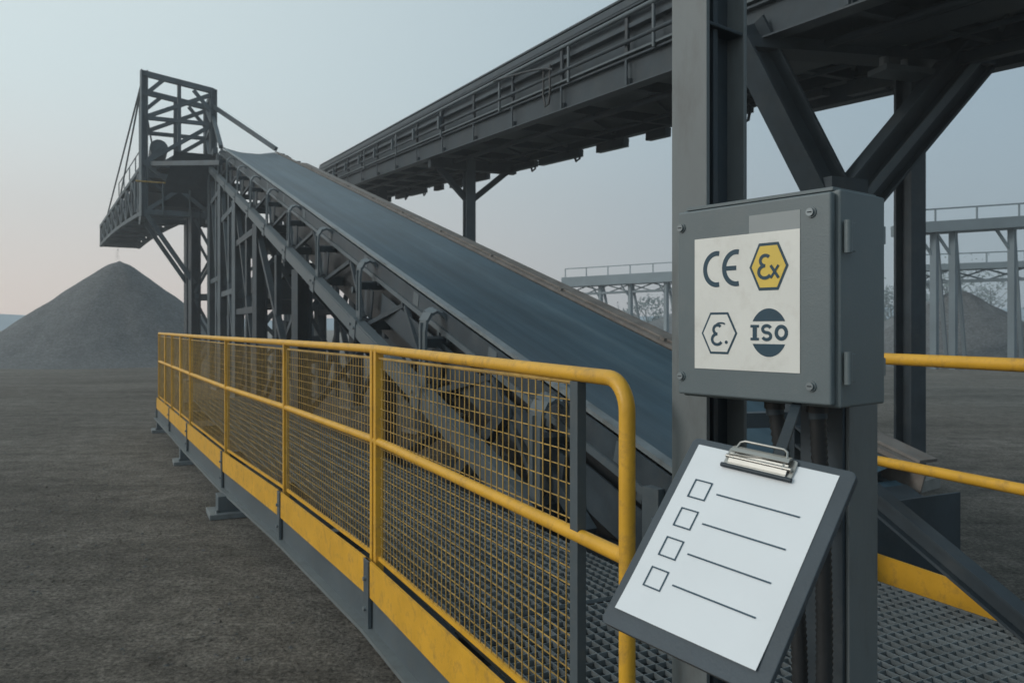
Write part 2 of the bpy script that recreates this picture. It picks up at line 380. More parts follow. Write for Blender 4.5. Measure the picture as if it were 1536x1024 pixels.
b.box(C(26.5,2.55,-.1),F(28,2.62,7.4),.14,.2,M_tow); b.box(C(26.5,4.6,-.1),F(30.2,3.4,7.2),.14,.2,M_tow)
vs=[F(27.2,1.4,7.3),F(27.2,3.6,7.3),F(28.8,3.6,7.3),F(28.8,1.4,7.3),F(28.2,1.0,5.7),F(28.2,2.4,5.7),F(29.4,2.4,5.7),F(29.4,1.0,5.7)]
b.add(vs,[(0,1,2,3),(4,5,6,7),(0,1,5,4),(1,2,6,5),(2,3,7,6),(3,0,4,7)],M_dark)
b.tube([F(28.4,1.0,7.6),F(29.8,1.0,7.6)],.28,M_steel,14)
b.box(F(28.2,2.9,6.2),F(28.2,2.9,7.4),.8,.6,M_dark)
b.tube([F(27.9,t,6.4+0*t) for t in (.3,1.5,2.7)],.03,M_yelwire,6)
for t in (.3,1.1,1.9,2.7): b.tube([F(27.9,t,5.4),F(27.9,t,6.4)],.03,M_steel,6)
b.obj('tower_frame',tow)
boom=empty('stacker_boom')
b=B()
P0=V((-12.0,28.2,6.95)); P1=V((-19.55,39.9,6.35))
D=(P1-P0); Ln=D.length; D.normalize(); R_=D.cross(UP).normalized(); nseg=9
def Q(k,x,z): return P0+D*Ln*k/nseg+R_*x+UP*z
def zb_(f): return -1.15+.75*math.sin(f*math.pi*.5)-.15*f
for x in (-.85,.85):
    b.box(Q(0,x,.55),Q(nseg,x,.385),.12,.14,M_tow)
    for k in range(nseg+1):
        f=k/nseg; zt_=.55*(1-.3*f); zb=zb_(f)
        b.box(Q(k,x,zb),Q(k,x,zt_),.09,.09,M_tow)
        if k<nseg:
            f2=(k+1)/nseg
            b.box(Q(k,x,zb),Q(k+1,x,zb_(f2)),.12,.14,M_tow)
            b.box(Q(k,x,zb),Q(k+1,x,.55*(1-.3*f2)),.08,.08,M_tow); b.box(Q(k,x,zt_),Q(k+1,x,zb_(f2)),.08,.08,M_tow)
        if k<5: b.tube([Q(k,x*1.12,zt_),Q(k,x*1.12,zt_+.5)],.02,M_tow,6)
    b.tube([Q(0,x*1.12,1.05),Q(4,x*1.12,1.0)],.02,M_tow,6)
for k in range(nseg+1):
    f=k/nseg; b.box(Q(k,-.85,zb_(f)),Q(k,.85,zb_(f)),.1,.1,M_tow); b.box(Q(k,-.85,.5*(1-.3*f)),Q(k,.85,.5*(1-.3*f)),.1,.1,M_tow)
b.box(Q(0,0,.42),Q(nseg+.2,0,.3),1.3,.08,M_rub)
b.box(Q(0,0,-.45),Q(nseg,0,-.3),1.5,.03,M_dark)
b.tube([Q(nseg+.1,-.8,.05),Q(nseg+.1,.8,.05)],.3,M_dark,16)
b.box(Q(nseg-.1,0,-.15),Q(nseg+.35,0,-.15),1.7,.6,M_tow)
b.obj('boom_truss',boom)
b=B()
top=F(28.0,t0,9.85); top2=F(30.2,t0,9.85)
for tp,x in ((top,-.85),(top2,.85)):
    b.tube([tp,Q(7.5,x,.4)],.03,M_tow,6); b.tube([tp,Q(4.5,x,.4)],.03,M_tow,6)
b.obj('stay_cables',boom)
b=B()
e=Q(nseg+.5,0,-.3)
for i in range(90):
    f=random.random(); z=e.z-.2-f*(e.z-.2-5.2)
    sp=.02+.06*f; x=e.x-.35*f+random.gauss(0,sp); y=e.y+.6*f+random.gauss(0,sp); r=random.uniform(.005,.011)
    b.add([(x-r,y,z),(x+r,y,z-r),(x,y+r,z+r),(x,y-r,z+r*2)],[(0,1,2),(1,2,3),(2,3,0),(0,1,3)],M_pile)
b.obj('falling_gravel')

# ------------------------------------------------------------ overhead gallery
UW=V((-.409,.9126,0)); VW=V((.9126,.409,0))
def G(s,t,h=0): return UW*s+VW*t+UP*(4.34+.08*s+h)
gal=empty('overhead_conveyor_gallery')
b=B(); GA,GB=-4.0,31.5; t0,t1=5.89,8.1
gn=VW.cross((UW+UP*.08).normalized()).normalized()
if gn.z<0: gn=-gn
b.ibeam(G(GA,t0+.06,.17),G(GB,t0+.06,.17),.16,.40,M_gal,.025,.014,gn)
b.box(G(GA,t0+.0,-.045),G(GB,t0+.0,-.045),.20,.02,M_dark,gn)
b.ibeam(G(GA,t1-.06,.17),G(GB,t1-.06,.17),.16,.40,M_gal,.025,.014,gn)
s=GA
while s<GB:
    b.box(G(s,t0-.02,.0),G(s,t0-.02,.34),.05,.02,M_dark,up=VW)
    b.box(G(s,t0,.02),G(s,t1,.02),.09,.14,M_gal)
    b.box(G(s,t0-.0,.4),G(s,t0+.0,1.0),.05,.05,M_gal)
    b.box(G(s,t0+.1,.08),G(min(s+1.9,GB),t1-.1,.08),.05,.05,M_gal)
    if int(s)%2==0: b.box(G(s,t0-.1,.5),G(s,t0-.1,.78),.09,.05,M_steel,up=VW)
    s+=1.9
b.box(G(GA,7.0,.18),G(GB,7.0,.18),1.95,.02,M_gal,gn)
b.box(G(GA,t0+.12,.62),G(GB,t0+.12,.62),.03,.34,M_gal,gn)
b.box(G(GA,t0+.05,.80),G(GB,t0+.05,.80),.10,.06,M_dark,gn)
b.box(G(GA,t0+.03,.42),G(GB,t0+.03,.42),.14,.03,M_steel,gn)
b.tube([G(GA,t0-.06,.56),G(GB,t0-.06,.56)],.028,M_gal,8)
b.tube([G(GA,t0-.03,.95),G(GB,t0-.03,.95)],.035,M_steel,8)
b.box(G(GA,t0+.25,1.05),G(GB,t0+.25,1.05),.5,.03,M_gal,gn)
b.box(G(GA,t0+.02,1.12),G(GB,t0+.02,1.12),.05,.10,M_dark,gn)
b.box(G(GA,t0+.06,.92),G(GB,t0+.06,.92),.02,.2,M_gal,gn)
b.box(G(GA,7.0,.55),G(GB,7.0,.55),1.4,.05,M_rub,gn)
b.box(G(GA,t1-.1,.7),G(GB,t1-.1,.7),.03,.6,M_gal,gn)
b.box(G(GA,7.0,1.22),G(GB,7.0,1.22),2.2,.03,M_gal,gn)
b.obj('girders',gal)
b=B()
rr=random.Random(8)
s=2.0
while s<30:
    t=t1-.1; L_=rr.uniform(.5,2.0); h=rr.uniform(.06,.2)
    b.box(G(s,t,-.06-h/2),G(s+L_,t,-.06-h/2),.12,h,M_gal)
    if rr.random()<.35: b.tube([G(s,t,-.05),G(s+.05,t,-.24),G(s+.2,t,-.28),G(s+.3,t,-.1)],.025,M_gal,6)
    s+=L_+rr.uniform(.2,1.0)
b.tube([G(GA,6.5,-.06),G(GB,6.5,-.06)],.05,M_gal,8); b.tube([G(GA,7.4,-.04),G(GB,7.4,-.04)],.035,M_gal,8)
b.box(G(-3,6.9,-.02),G(9,6.9,-.02),.5,.08,M_gal,gn)
b.tube([G(11.5,5.82,.75),G(11.45,5.8,.3),G(11.5,5.8,.12),G(11.62,5.8,.1),G(11.7,5.8,.3),G(11.72,5.82,.7)],.018,M_rub,8)
b.tube([G(11.3+i*.2,5.77,.62+.30*(i/12)**.6) for i in range(13)],.02,M_rub,8)
for s in (8.6,10.9,13.6,16.9,20.5,24):
    b.tube([G(s,5.84,.9),G(s,5.84,.35)],.025,M_steel,8)
b.obj('hangers_and_cables',gal)
b=B()
def leg(s,t,w,top=0,m=M_dark):
    p=G(s,t,0); base=V((p.x,p.y,0))
    b.ibeam(base,V((p.x,p.y,p.z+top)),w,w,m,.03,.02,up=-UW)
    b.box(base,base+UP*.12,w*2,w*2,M_conc)
leg(17.9,6.9,.24,0,M_tow)
b.box(G(17.9,5.9,-.12),G(17.9,8.1,-.12),.2,.24,M_gal)
b.box(G(17.9,6.0,-.1),G(17.9,6.9,-1.0),.13,.13,M_gal); b.box(G(17.9,8.0,-.1),G(17.9,6.9,-1.0),.13,.13,M_gal)
leg(26,6.9,.3)
leg(6.38,7.76,.23,0,M_dark)
apex=G(6.2,6.47,-1.62); base=V((apex.x,apex.y,0))
b.ibeam(base,apex,.26,.26,M_gal,.03,.02,up=-UW); b.box(base,base+UP*.12,.8,.8,M_conc)
la=G(6.75,5.72,.1); ra=G(5.9,8.12,.05)
b.ibeam(apex-UP*.2,la,.32,.34,M_gal,.03,.03,up=UW.cross((la-apex).normalized()))
da=(ra-apex).normalized(); ua=UW.cross(da).normalized()
b.ibeam(apex-UP*.2-ua*.02,ra-ua*.02,.20,.24,M_gal,.03,.03,up=ua)
b.ibeam(apex-UP*.2+ua*.22,ra+ua*.26,.20,.20,M_gal,.03,.03,up=ua)
b.box(apex-UP*.2-UW*.11+ua*.10,ra-UW*.11+ua*.12,.02,.09,M_steel,up=ua)
b.box(G(6.75,5.7,-.1),G(5.95,8.4,-.1),.34,.12,M_gal)
b.box(G(6.2,7.05,-.30),G(6.1,7.65,-.30),.3,.06,M_steel)
b.tube([G(6.2,7.15,-.27),G(6.2,7.15,0)],.05,M_galv,8); b.tube([G(6.15,7.4,-.27),G(6.15,7.4,0)],.04,M_galv,8)
b.box(apex-UP*.35,apex+UP*.1,.5,.36,M_gal,up=-UW)
b.box(G(2.0,8.5,.0),G(9,8.5,.0),.2,.35,M_gal)
b.obj('support_legs',gal)

# ------------------------------------------------------------ left railing / walkway
rail=empty('yellow_guard_railing')
PT=[(1.84,1.242),(4.18,1.216),(6.2,1.10),(8.44,.92),(11.1,.77),(13.3,.66),(15.4,.55)]
ZT,ZM=1.68,1.19
def zt_at(i): return 1.655 if i==0 else ZT
def zm_at(i): return 1.165 if i==0 else ZM
b=B()
def rp(i,z): return F(PT[i][0],PT[i][1],z)
R=.023
d0=(rp(1,0)-rp(0,0)).normalized(); z0=zt_at(0)
corner=[rp(0,0)+UP*(z0-.09)]
for j in range(1,9):
    a=math.pi/2*j/8; corner.append(rp(0,z0)+d0*.09*(1-math.cos(a))-UP*.09*(1-math.sin(a)))
b.tube([rp(0,.3)]+corner+[rp(i,ZT) for i in range(1,7)],R,M_yel,18)
b.tube([rp(i,zm_at(i)) for i in range(7)],R*.95,M_yel,16)
for i in range(1,7):
    dd=(rp(min(i+1,6),0)-rp(i-1,0)).normalized()
    offs=(-.032,.032) if i in (1,) else (0,)
    for o in offs:
        b.box(rp(i,.34)+dd*o,rp(i,ZT-.01)+dd*o,.04,.045,M_yel,up=VS)
    b.box(rp(i,.16)-VS*.05,rp(i,.56)-VS*.05,.09,.02,M_steel,up=VS)
    for z in (.3,.46): b.tube([rp(i,z)-VS*.055,rp(i,z)-VS*.075],.012,M_galv,8)
for i in range(4,6):
    mpt=(rp(i,0)+rp(i+1,0))/2
    b.box(mpt+UP*.36,mpt+UP*ZT,.035,.035,M_yel)
b.obj('rails_and_posts',rail,.002,2)
b=B()
wr=random.Random(5)
for i in range(6):
    A,Cc=PT[i],PT[i+1]
    if i==0: A=(2.10,1.239)
    a=F(*A,0); c=F(*Cc,0); d=(c-a); L_=d.length; d.normalize(); nrm=d.cross(UP)
    m0=.02 if i==0 else .045
    a+=d*m0; L_-=m0+.045
    zb,zt2=.585,ZT-.055
    st=.05; n=int(L_/st)
    for k in range(n+1):
        j1=wr.gauss(0,.0012); j2=wr.gauss(0,.0012)
        p=a+d*(L_*k/n); w=.0032
        b.box(p+UP*zb+d*j1,p+UP*zt2+d*j2,w,w,M_yelwire)
    nz=int((zt2-zb)/st)
    for k in range(nz+1):
        z=zb+(zt2-zb)*k/nz; p=a+UP*z+V((nrm.x,nrm.y,0))*.004
        b.box(p+UP*wr.gauss(0,.001),p+d*L_+UP*wr.gauss(0,.001),.0032,.0032,M_yelwire)
    b.box(a+UP*(zb-.012),a+d*L_+UP*(zb-.012),.014,.02,M_yel)
    b.box(a+UP*(zt2+.008),a+d*L_+UP*(zt2+.008),.010,.010,M_yelwire)
    for p in ((a+d*L_,) if i==0 else (a,a+d*L_)):
        b.box(p+UP*zb,p+UP*zt2,.010,.010,M_yelwire)
pp=F(2.10,1.239,0)
b.box(pp+UP*.3,pp+UP*(ZT-.045),.045,.03,M_steel,up=VS)
b.obj('wire_mesh_panels',rail)
b=B()
for i in range(6):
    a=rp(i,0); c=rp(i+1,0)
    if i==0: a=F(-1.2,1.27,0)
    nrm=(c-a).normalized().cross(UP); nrm=-nrm if nrm.dot(VS)>0 else nrm
    b.box(a+nrm*.045+UP*.465,c+nrm*.045+UP*.465,.012,.19,M_yel)
    b.box(a+nrm*.01+UP*.275,c+nrm*.01+UP*.275,.05,.18,M_steel)
    b.box(a+nrm*.04+UP*.195,c+nrm*.04+UP*.195,.10,.02,M_col)
b.obj('toe_board',rail)
b=B()
def foot(s,t):
    b.box(F(s,t,.03),F(s,t,.20),.22,.22,M_steel,up=VS); b.box(F(s,t,0),F(s,t,.05),.38,.38,M_galv,up=VS)
    b.tube([F(s-.12,t-.12,.04),F(s-.12,t-.12,.08)],.015,M_galv,6)
for i,(s,t) in enumerate(((8.1,.90),(11.4,.76),(15.0,.60),(2.6,1.5),(-.8,1.5),(8.3,2.1),(11.4,2.0),(5.2,2.1))): foot(s,t)
b.obj('feet',rail,.004,1)
deck=empty('grating_walkway')
b=B()
zd=.5
def bars(sa,sb,ta,tb,st,sv,w=.0035):
    s=sa
    while s<=sb:
        b.box(F(s,ta,zd),F(s,tb,zd),w,.02,M_galv); s+=sv
    tt=ta
    while tt<=tb:
        b.box(F(sa,tt,zd+.002),F(sb,tt,zd+.002),w,.02,M_galv); tt+=st
bars(-1.2,3.2,1.28,3.45,.05,.06)
bars(3.25,7.0,1.28,2.4,.05,.06,.003)
bars(7.05,15.3,1.1,2.3,.08,.1,.006)
b.obj('grating',deck)
b=B()
for s in (-1.2,.1,1.4,2.3,3.22): b.ibeam(F(s,1.30,.40),F(s,3.5,.40),.08,.15,M_dark)
for s in (5.2,7,9,11.5,13.5,15.2): b.ibeam(F(s,1.20 if s<8 else .95,.40),F(s,2.35,.40),.08,.15,M_steel)
b.ibeam(F(-1.2,2.4,.38),F(15.3,2.35,.38),.08,.16,M_dark)
b.box(F(-1.2,3.5,.38),F(3.3,3.5,.38),.05,.2,M_steel)
b.box(F(-1.2,2.38,.12),F(3.2,2.38,.12),2.2,.02,M_gal)
b.box(F(3.2,1.85,.12),F(8.0,1.85,.12),1.15,.02,M_gal)
for s,t in ((-1,3.4),(1.2,3.4),(3.1,3.4)): b.box(F(s,t,0),F(s,t,.3),.12,.12,M_steel)
b.obj('deck_beams',deck)

rr_=empty('yellow_guard_railing')
b=B()
ra=(3.15,3.66); rb=(-1.0,3.30)
def rq(f,z): return F(ra[0]+(rb[0]-ra[0])*f,ra[1]+(rb[1]-ra[1])*f,z)
b.tube([rq(0,1.63),rq(1,1.63)],.031,M_yel,18); b.tube([rq(0,1.08),rq(1,1.08)],.027,M_yel,18)
for f in (0.0,.62,1): b.tube([rq(f,.4),rq(f,1.63)],.028,M_yel if f else M_steel,12)
b.box(rq(0,.50),rq(1,.50),.012,.16,M_yel)
b.obj('rails_and_posts',rr_)

# ------------------------------------------------------------ near columns
e1=V((.259,-.33,0)).normalized(); e2=V((.33,.259,0)).normalized()
cb=B()
c0=V((.558,2.26,0))
def hcol(bb,c,w,h,z0,z1,m,tf=.012,tw=.01,web=None):
    for sg in (-1,1):
        bb.box(c+e2*sg*(h/2-tf/2)+UP*z0,c+e2*sg*(h/2-tf/2)+UP*z1,w,tf,m,up=e2)
    bb.box(c+UP*z0,c+UP*z1,tw,h-2*tf,web or m,up=e2)
hcol(cb,c0,.122,.18,0,4.6,M_col,.014,.01,M_dark)
cb.box(c0,c0+UP*.03,.4,.4,M_galv,up=e2)
cb.box(c0+UP*4.5,G(3.0,5.9,.1),.15,.15,M_dark)
cb.box(c0+e1*.03-e2*.03+UP*.03,c0+e1*.03-e2*.03+UP*4.5,.03,.02,M_dark,up=e2)
for z in (2.62,1.2):
    cb.box(c0+e1*.033+UP*z,c0+e1*.033+UP*(z+.01),.05,.15,M_dark,up=e2)
cb.obj('steel_column',None,.0025,2)
cb=B()
c1=V((.828,2.03,0))
hcol(cb,c1,.115,.16,0,1.9,M_dark)
cb.box(c1+e1*.062+UP*0.0,c1+e1*.062+UP*1.9,.012,.135,M_col,up=e2)  # lit look of this face put in as lighter paint
cb.box(c1,c1+UP*.03,.36,.36,M_galv,up=e2)
cb.obj('steel_column',None,.0025,2)
bb=B()
bb.ibeam(F(3.25,3.28,1.24),F(2.0,3.36,.54),.09,.10,M_dark)
bb.box(F(3.25,3.28,0),F(3.25,3.28,1.45),.09,.09,M_dark,up=VS)
bb.box(F(3.25,3.28,1.3),F(3.4,2.7,1.3),.08,.08,M_dark)
bb.obj('diagonal_brace')
# ------------------------------------------------------------ enclosure
enc=empty('electrical_enclosure')
FL=V((.415,1.99,0)); BW,BH,BD=.42,.459,.2; ZB=1.629
def E(x,z,y=0): return FL+e1*x+e2*y+UP*z
b=B()
b.box(E(BW/2,ZB+BH/2,.014),E(BW/2,ZB+BH/2,BD),BW,BH,M_box)
b.obj('body',enc,.006,3)
b=B()
b.box(E(BW/2-.004,ZB+BH/2,-.006),E(BW/2-.004,ZB+BH/2,.012),BW-.012,BH-.012,M_box)
b.obj('lid',enc,.005,3)
b=B()
b.box(E(BW/2,ZB+BH+.002,.01),E(BW/2,ZB+BH+.002,BD-.01),BW-.03,.008,M_box)
for z in (ZB+.085,ZB+BH-.10):
    b.box(E(BW+.006,z-.03,.04),E(BW+.006,z+.03,.04),.012,.03,M_box,up=e2)
    b.tube([E(BW+.012,z-.034,.022),E(BW+.012,z+.034,.022)],.008,M_box,12)
for x,z in ((.014,ZB+.05),(.014,ZB+BH-.045),(BW-.055,ZB+.045),(BW-.055,ZB+BH-.045)):
    b.tube([E(x,z,-.005),E(x,z,-.009)],.012,M_box,20); b.tube([E(x,z,-.008),E(x,z,-.014)],.0085,M_galv,18)
    b.box(E(x-.006,z,-.0145),E(x+.006,z,-.0145),.002,.002,M_rub)
b.obj('hinges_and_screws',enc,.001,1)
b=B()
for z in (ZB+.08,ZB+BH-.08):
    b.box(E(-.10,z,BD+.022),E(BW-.02,z,BD+.022),.04,.04,M_galv)
    b.box(E(.1,z,BD+.0),E(.1,z,BD+.003),.05,.05,M_galv)
b.obj('mounting_struts',enc)
NF=-e2
def poly(bb,pts,lay,m,th=.0004):
    bb.prism([E(x,z,-.0062-lay) for x,z in pts],NF,th,m)
def ribbon2(place,pts,w,bb,m,n,th=.0004):
    k=len(pts); Lp=[];Rp=[]
    for i in range(k):
        a=pts[max(i-1,0)]; c=pts[min(i+1,k-1)]; dx,dy=c[0]-a[0],c[1]-a[1]; l=math.hypot(dx,dy) or 1
        nx,ny=-dy/l*w/2,dx/l*w/2
        Lp.append(place(pts[i][0]+nx,pts[i][1]+ny)); Rp.append(place(pts[i][0]-nx,pts[i][1]-ny))
    vs=Lp+Rp; fs=[(i,i+1,k+i+1,k+i) for i in range(k-1)]
    vs2=[v+n*th for v in vs]; o=len(vs)
    fs2=[tuple(j+o for j in f) for f in fs]+[(i,i+1,o+i+1,o+i) for i in range(k-1)]+[(k+i,k+i+1,o+k+i+1,o+k+i) for i in range(k-1)]+[(0,k,o+k,o),(k-1,2*k-1,o+2*k-1,o+k-1)]
    bb.add(vs+vs2,fs+fs2,m)
def rb2(bb,pts,w,lay=.0012,m=None): ribbon2(lambda x,z:E(x,z,-.0062-lay),pts,w,bb,m or M_ink,NF)
def arc(cx,cz,rx,rz,a0,a1,n=24): return [(cx+rx*math.cos(math.radians(a0+(a1-a0)*i/n)),cz+rz*math.sin(math.radians(a0+(a1-a0)*i/n))) for i in range(n+1)]
b=B()
poly(b,[(.210,1.99),(.339,1.99),(.339,2.052),(.210,2.052)],.0002,M_glabel)
poly(b,[(.0555,1.70),(.339,1.70),(.339,2.011),(.0555,2.011)],.0008,M_label)
rb2(b,arc(.121,1.936,.034,.037,78,282),.0115,.0014)
rb2(b,arc(.176,1.936,.034,.037,78,282),.0115,.0014)
rb2(b,[(.146,1.936),(.176,1.936)],.0105,.0016)
def hexp(cx,cz,rx,rz): return [(cx+rx*math.cos(math.radians(60*i)),cz+rz*math.sin(math.radians(60*i))/.866) for i in range(6)]
def eps(cx,cz,k,w):
    rb2(b,arc(cx,cz+.011*k,.012*k,.011*k,40,270),w,.0026); rb2(b,arc(cx-.001,cz-.013*k,.015*k,.013*k,90,330),w,.0029)
HX,HZ=.262,1.934
poly(b,hexp(HX,HZ,.050,.053),.0014,M_ink); poly(b,hexp(HX,HZ,.0435,.0463),.002,M_inky)
eps(HX-.008,HZ+.002,1.05,.0075)
rb2(b,[(HX+.006,HZ+.002),(HX+.026,HZ-.026)],.0065,.0032); rb2(b,[(HX+.026,HZ+.002),(HX+.006,HZ-.026)],.005,.0035)
HX,HZ=.128,1.785
poly(b,hexp(HX,HZ,.051,.049),.0014,M_ink); poly(b,hexp(HX,HZ,.0455,.0435),.002,M_label)
eps(HX-.004,HZ-.002,.95,.007)
rb2(b,arc(HX+.006,HZ+.020,.012,.004,180,20,10),.004,.0033)
poly(b,arc(HX+.021,HZ-.021,.0042,.0042,0,345,14),.0026,M_ink)
HX,HZ=.262,1.787
poly(b,arc(HX,HZ,.047,.054,28,152,30),.0014,M_ink); poly(b,arc(HX,HZ,.047,.054,208,332,30),.0014,M_ink)
h=.0165
rb2(b,[(HX-.036,HZ-h),(HX-.036,HZ+h)],.011,.0016)
for z in (h-.002,-h+.002): rb2(b,[(HX-.047,HZ+z),(HX-.025,HZ+z)],.006,.002)
S=arc(HX-.005,HZ+h*.47,.0105,h*.47,20,270,16)+arc(HX-.005,HZ-h*.47,.0105,h*.47,90,-160,16)[1:]
rb2(b,S,.0075,.0016)
rb2(b,arc(HX+.032,HZ,.0125,h-.003,0,360,30),.0085,.0016)
b.obj('certification_label',enc)
b=B()
for a,bend in ((.205,.05),(.315,.0)):
    pts=[];rad=[]; n=150
    for i in range(n):
        f=i/n; z=ZB+.0-f*1.1
        p=E(a+bend*math.sin(f*2.2),z,.1+.03*math.sin(f*3)); pts.append(p); rad.append(.0165+(.003 if i%2 else 0))
    b.tube(pts,.018,M_rub,14,rad)
    b.tube([E(a,ZB+.002,.1),E(a,ZB-.022,.1)],.024,M_rub,6); b.tube([E(a,ZB-.02,.1),E(a+.002,ZB-.036,.1)],.0205,M_dark,14)
b.obj('flexible_conduits',enc)

# ------------------------------------------------------------ clipboard
clip=empty('clipboard')
K=1.5; cam=V((0,0,1.8))
TL=V((.2308,1,-.1442))*K; TR=V((.3668,.8515,-.1526))*K; BL=V((.0995,.9187,-.333))*K; BR=V((.2355,.7702,-.3414))*K
cen=(TL+TR+BL+BR)/4+cam
A=((TR-TL)+(BR-BL))/2; Bv=((BL-TL)+(BR-TR))/2; W=A.length*1.045; H=Bv.length*1.04; A.normalize(); Bv.normalize()
mn=(A-Bv*A.dot(Bv)*.5).normalized(); Bv=(Bv-A*A.dot(Bv)*.5); Bv=(Bv-mn*Bv.dot(mn)).normalized(); A=mn
Nn=A.cross(Bv); 
if Nn.dot(cam-cen)<0: Nn=-Nn
cen=cen-UP*.004+A*.003
def K_(u,v,o=0): return cen+A*(u-.5)*W+Bv*(v-.5)*H+Nn*o
def rrect(u0,v0,u1,v1,r,o,n=6):
    ru=r/W; rv=r/H; pts=[]
    for cx,cy,a0 in ((u1-ru,v1-rv,0),(u0+ru,v1-rv,90),(u0+ru,v0+rv,180),(u1-ru,v0+rv,270)):
        for i in range(n+1):
            a=math.radians(a0+90*i/n); pts.append(K_(cx+ru*math.cos(a),cy+rv*math.sin(a),o))
    return pts
b=B(); b.prism(rrect(0,0,1,1,.012,-.012),Nn,.012,M_board); b.obj('board',clip,.0015,2)
b=B()
n=14; vs=[];fs=[]
for i in range(n+1):
    for j in range(n+1):
        u=.055+.865*i/n; v=.035+.885*j/n
        o=.0012+.004*max(0,(j/n-.75)/.25)**2*(.3+.7*abs(i/n-.4))
        vs.append(K_(u,v,o))
for i in range(n):
    for j in range(n): q=i*(n+1)+j; fs.append((q,q+1,q+n+2,q+n+1))
b.add(vs,fs,M_paper,True); b.obj('paper_sheet',clip)
b=B()
for i in range(4):
    v=.265+.155*i; u0,u1=.15,.26; hv=(u1-u0)*W/H/2; o=.0022
    w=.0026
    pc=[(u0,v-hv),(u1,v-hv),(u1,v+hv),(u0,v+hv)]
    for k in range(4):
        p=pc[k];q=pc[(k+1)%4]; d=(K_(*q)-K_(*p)).normalized()*w/2
        b.box(K_(*p,o)-d*.98,K_(*q,o)+d*.98,w,.0003+.00008*k,M_ink,up=Nn)
    b.box(K_(.315,v+.0,o),K_(.815,v+.0,o),.0028,.0003,M_ink,up=Nn)
b.obj('checklist_marks',clip)
b=B()
b.prism(rrect(.27,.015,.69,.115,.006,.0025),Nn,.003,M_chrome)
pr=[(.012,.006),(.030,.012),(.050,.013),(.052,.009),(.10,.005),(.115,.004)]
for (v0,o0),(v1,o1) in zip(pr[:-1],pr[1:]):
    b.box(K_(.48,v0,o0+.003),K_(.48,v1,o1+.003),W*.36,.0022,M_chrome,up=Nn)
b.tube([K_(.28,.07,.010),K_(.68,.07,.010)],.0036,M_chrome,12)
loop=[K_(.33,.08,.011),K_(.325,.02,.013),K_(.335,-.005,.014),K_(.36,-.016,.014),K_(.60,-.016,.014),K_(.625,-.005,.014),K_(.635,.02,.013),K_(.63,.08,.011)]
b.tube(loop,.0022,M_chrome,10)
b.tube([K_(.265,.115,.006),K_(.695,.115,.006)],.0042,M_dark,12)
b.obj('spring_clip',clip,.0006,1)
b=B()
bk=K_(.55,.35,-.013); tgt=c1-e2*.085+UP*1.33
b.box(bk,tgt,.03,.012,M_dark); b.box(K_(.55,.12,-.013),E(.3,ZB+.01,.05),.02,.008,M_dark)
b.box(K_(.35,.35,-.017),K_(.75,.35,-.017),.03,.008,M_dark,up=Nn)
b.obj('holder_bracket',clip)

# ------------------------------------------------------------ distant plant
def dist_conv(pts,z_h,cols,w,depth_gap,m=M_far,name='distant_conveyor'):
    b=B()
    for (p,q) in zip(pts[:-1],pts[1:]):
        p=V(p);q=V(q)
        b.box(p,q,w,z_h,m); b.box(p+UP*(z_h*.9+.4),q+UP*(z_h*.9+.4),w*.06,.06,m)
        n=max(2,int((q-p).length/1.6))
        for i in range(n+1):
            x=p+(q-p)*i/n
            b.box(x+UP*z_h*.5,x+UP*(z_h*.9+.4),.06,.06,m)
            if depth_gap and i<n:
                y=p+(q-p)*(i+1)/n
                b.box(x-UP*z_h*.5,y-UP*depth_gap,.08,.08,m); b.box(x-UP*depth_gap,y-UP*z_h*.5,.08,.08,m)
        if depth_gap: b.box(p-UP*depth_gap,q-UP*depth_gap,w*.3,.15,m)
    for c in cols:
        c=V(c); b.box((c.x,c.y,0),c,.26,.26,m); b.box((c.x+1.2,c.y+1.2,0),(c.x+.2,c.y+.2,c.z-.2),.14,.14,m)
        b.box((c.x-.8,c.y,c.z),(c.x,c.y,c.z-1.2),.1,.1,m)
    return b.obj(name)
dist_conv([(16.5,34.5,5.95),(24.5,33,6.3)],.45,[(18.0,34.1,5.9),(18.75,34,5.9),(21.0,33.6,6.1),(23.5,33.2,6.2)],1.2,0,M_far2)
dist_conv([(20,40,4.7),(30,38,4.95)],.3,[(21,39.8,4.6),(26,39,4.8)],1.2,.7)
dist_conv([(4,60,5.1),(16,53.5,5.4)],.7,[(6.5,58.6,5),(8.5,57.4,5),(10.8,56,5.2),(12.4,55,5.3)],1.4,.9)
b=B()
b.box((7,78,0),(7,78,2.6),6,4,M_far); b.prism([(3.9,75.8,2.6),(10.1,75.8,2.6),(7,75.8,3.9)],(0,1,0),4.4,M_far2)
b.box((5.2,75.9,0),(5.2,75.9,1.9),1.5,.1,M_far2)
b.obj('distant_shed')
b=B(); rt=random.Random(3)
for i in range(30):
    x=rt.uniform(30,75) if i<22 else rt.uniform(2,22); y=rt.uniform(75,95); h=rt.uniform(4,9)*(1 if i<22 else .6)
    b.tube([(x,y,0),(x+.1,y,h*.35),(x-.1,y,h*.7)],.15,M_bark,6,[.16,.11,.05])
    for k in range(5): 
        a=rt.random()*6.28; b.tube([(x,y,h*(.3+.08*k)),(x+math.cos(a)*h*.22,y+math.sin(a)*h*.22,h*(.5+.08*k))],.04,M_bark,5)
    for c in range(9):
        cx=x+rt.gauss(0,h*.2); cy=y+rt.gauss(0,h*.2); cz=h*rt.uniform(.35,.9); cr=h*rt.uniform(.10,.19)
        for q in range(70):
            p=V((cx+rt.gauss(0,cr*.6),cy+rt.gauss(0,cr*.6),cz+rt.gauss(0,cr*.5))); r=.2
            u=V((rt.gauss(0,1),rt.gauss(0,1),rt.gauss(0,1))).normalized(); w=u.orthogonal().normalized()
            b.add([p-u*r,p-w*r*.5,p+u*r,p+w*r*.5],[(0,1,2,3)],M_leaf)
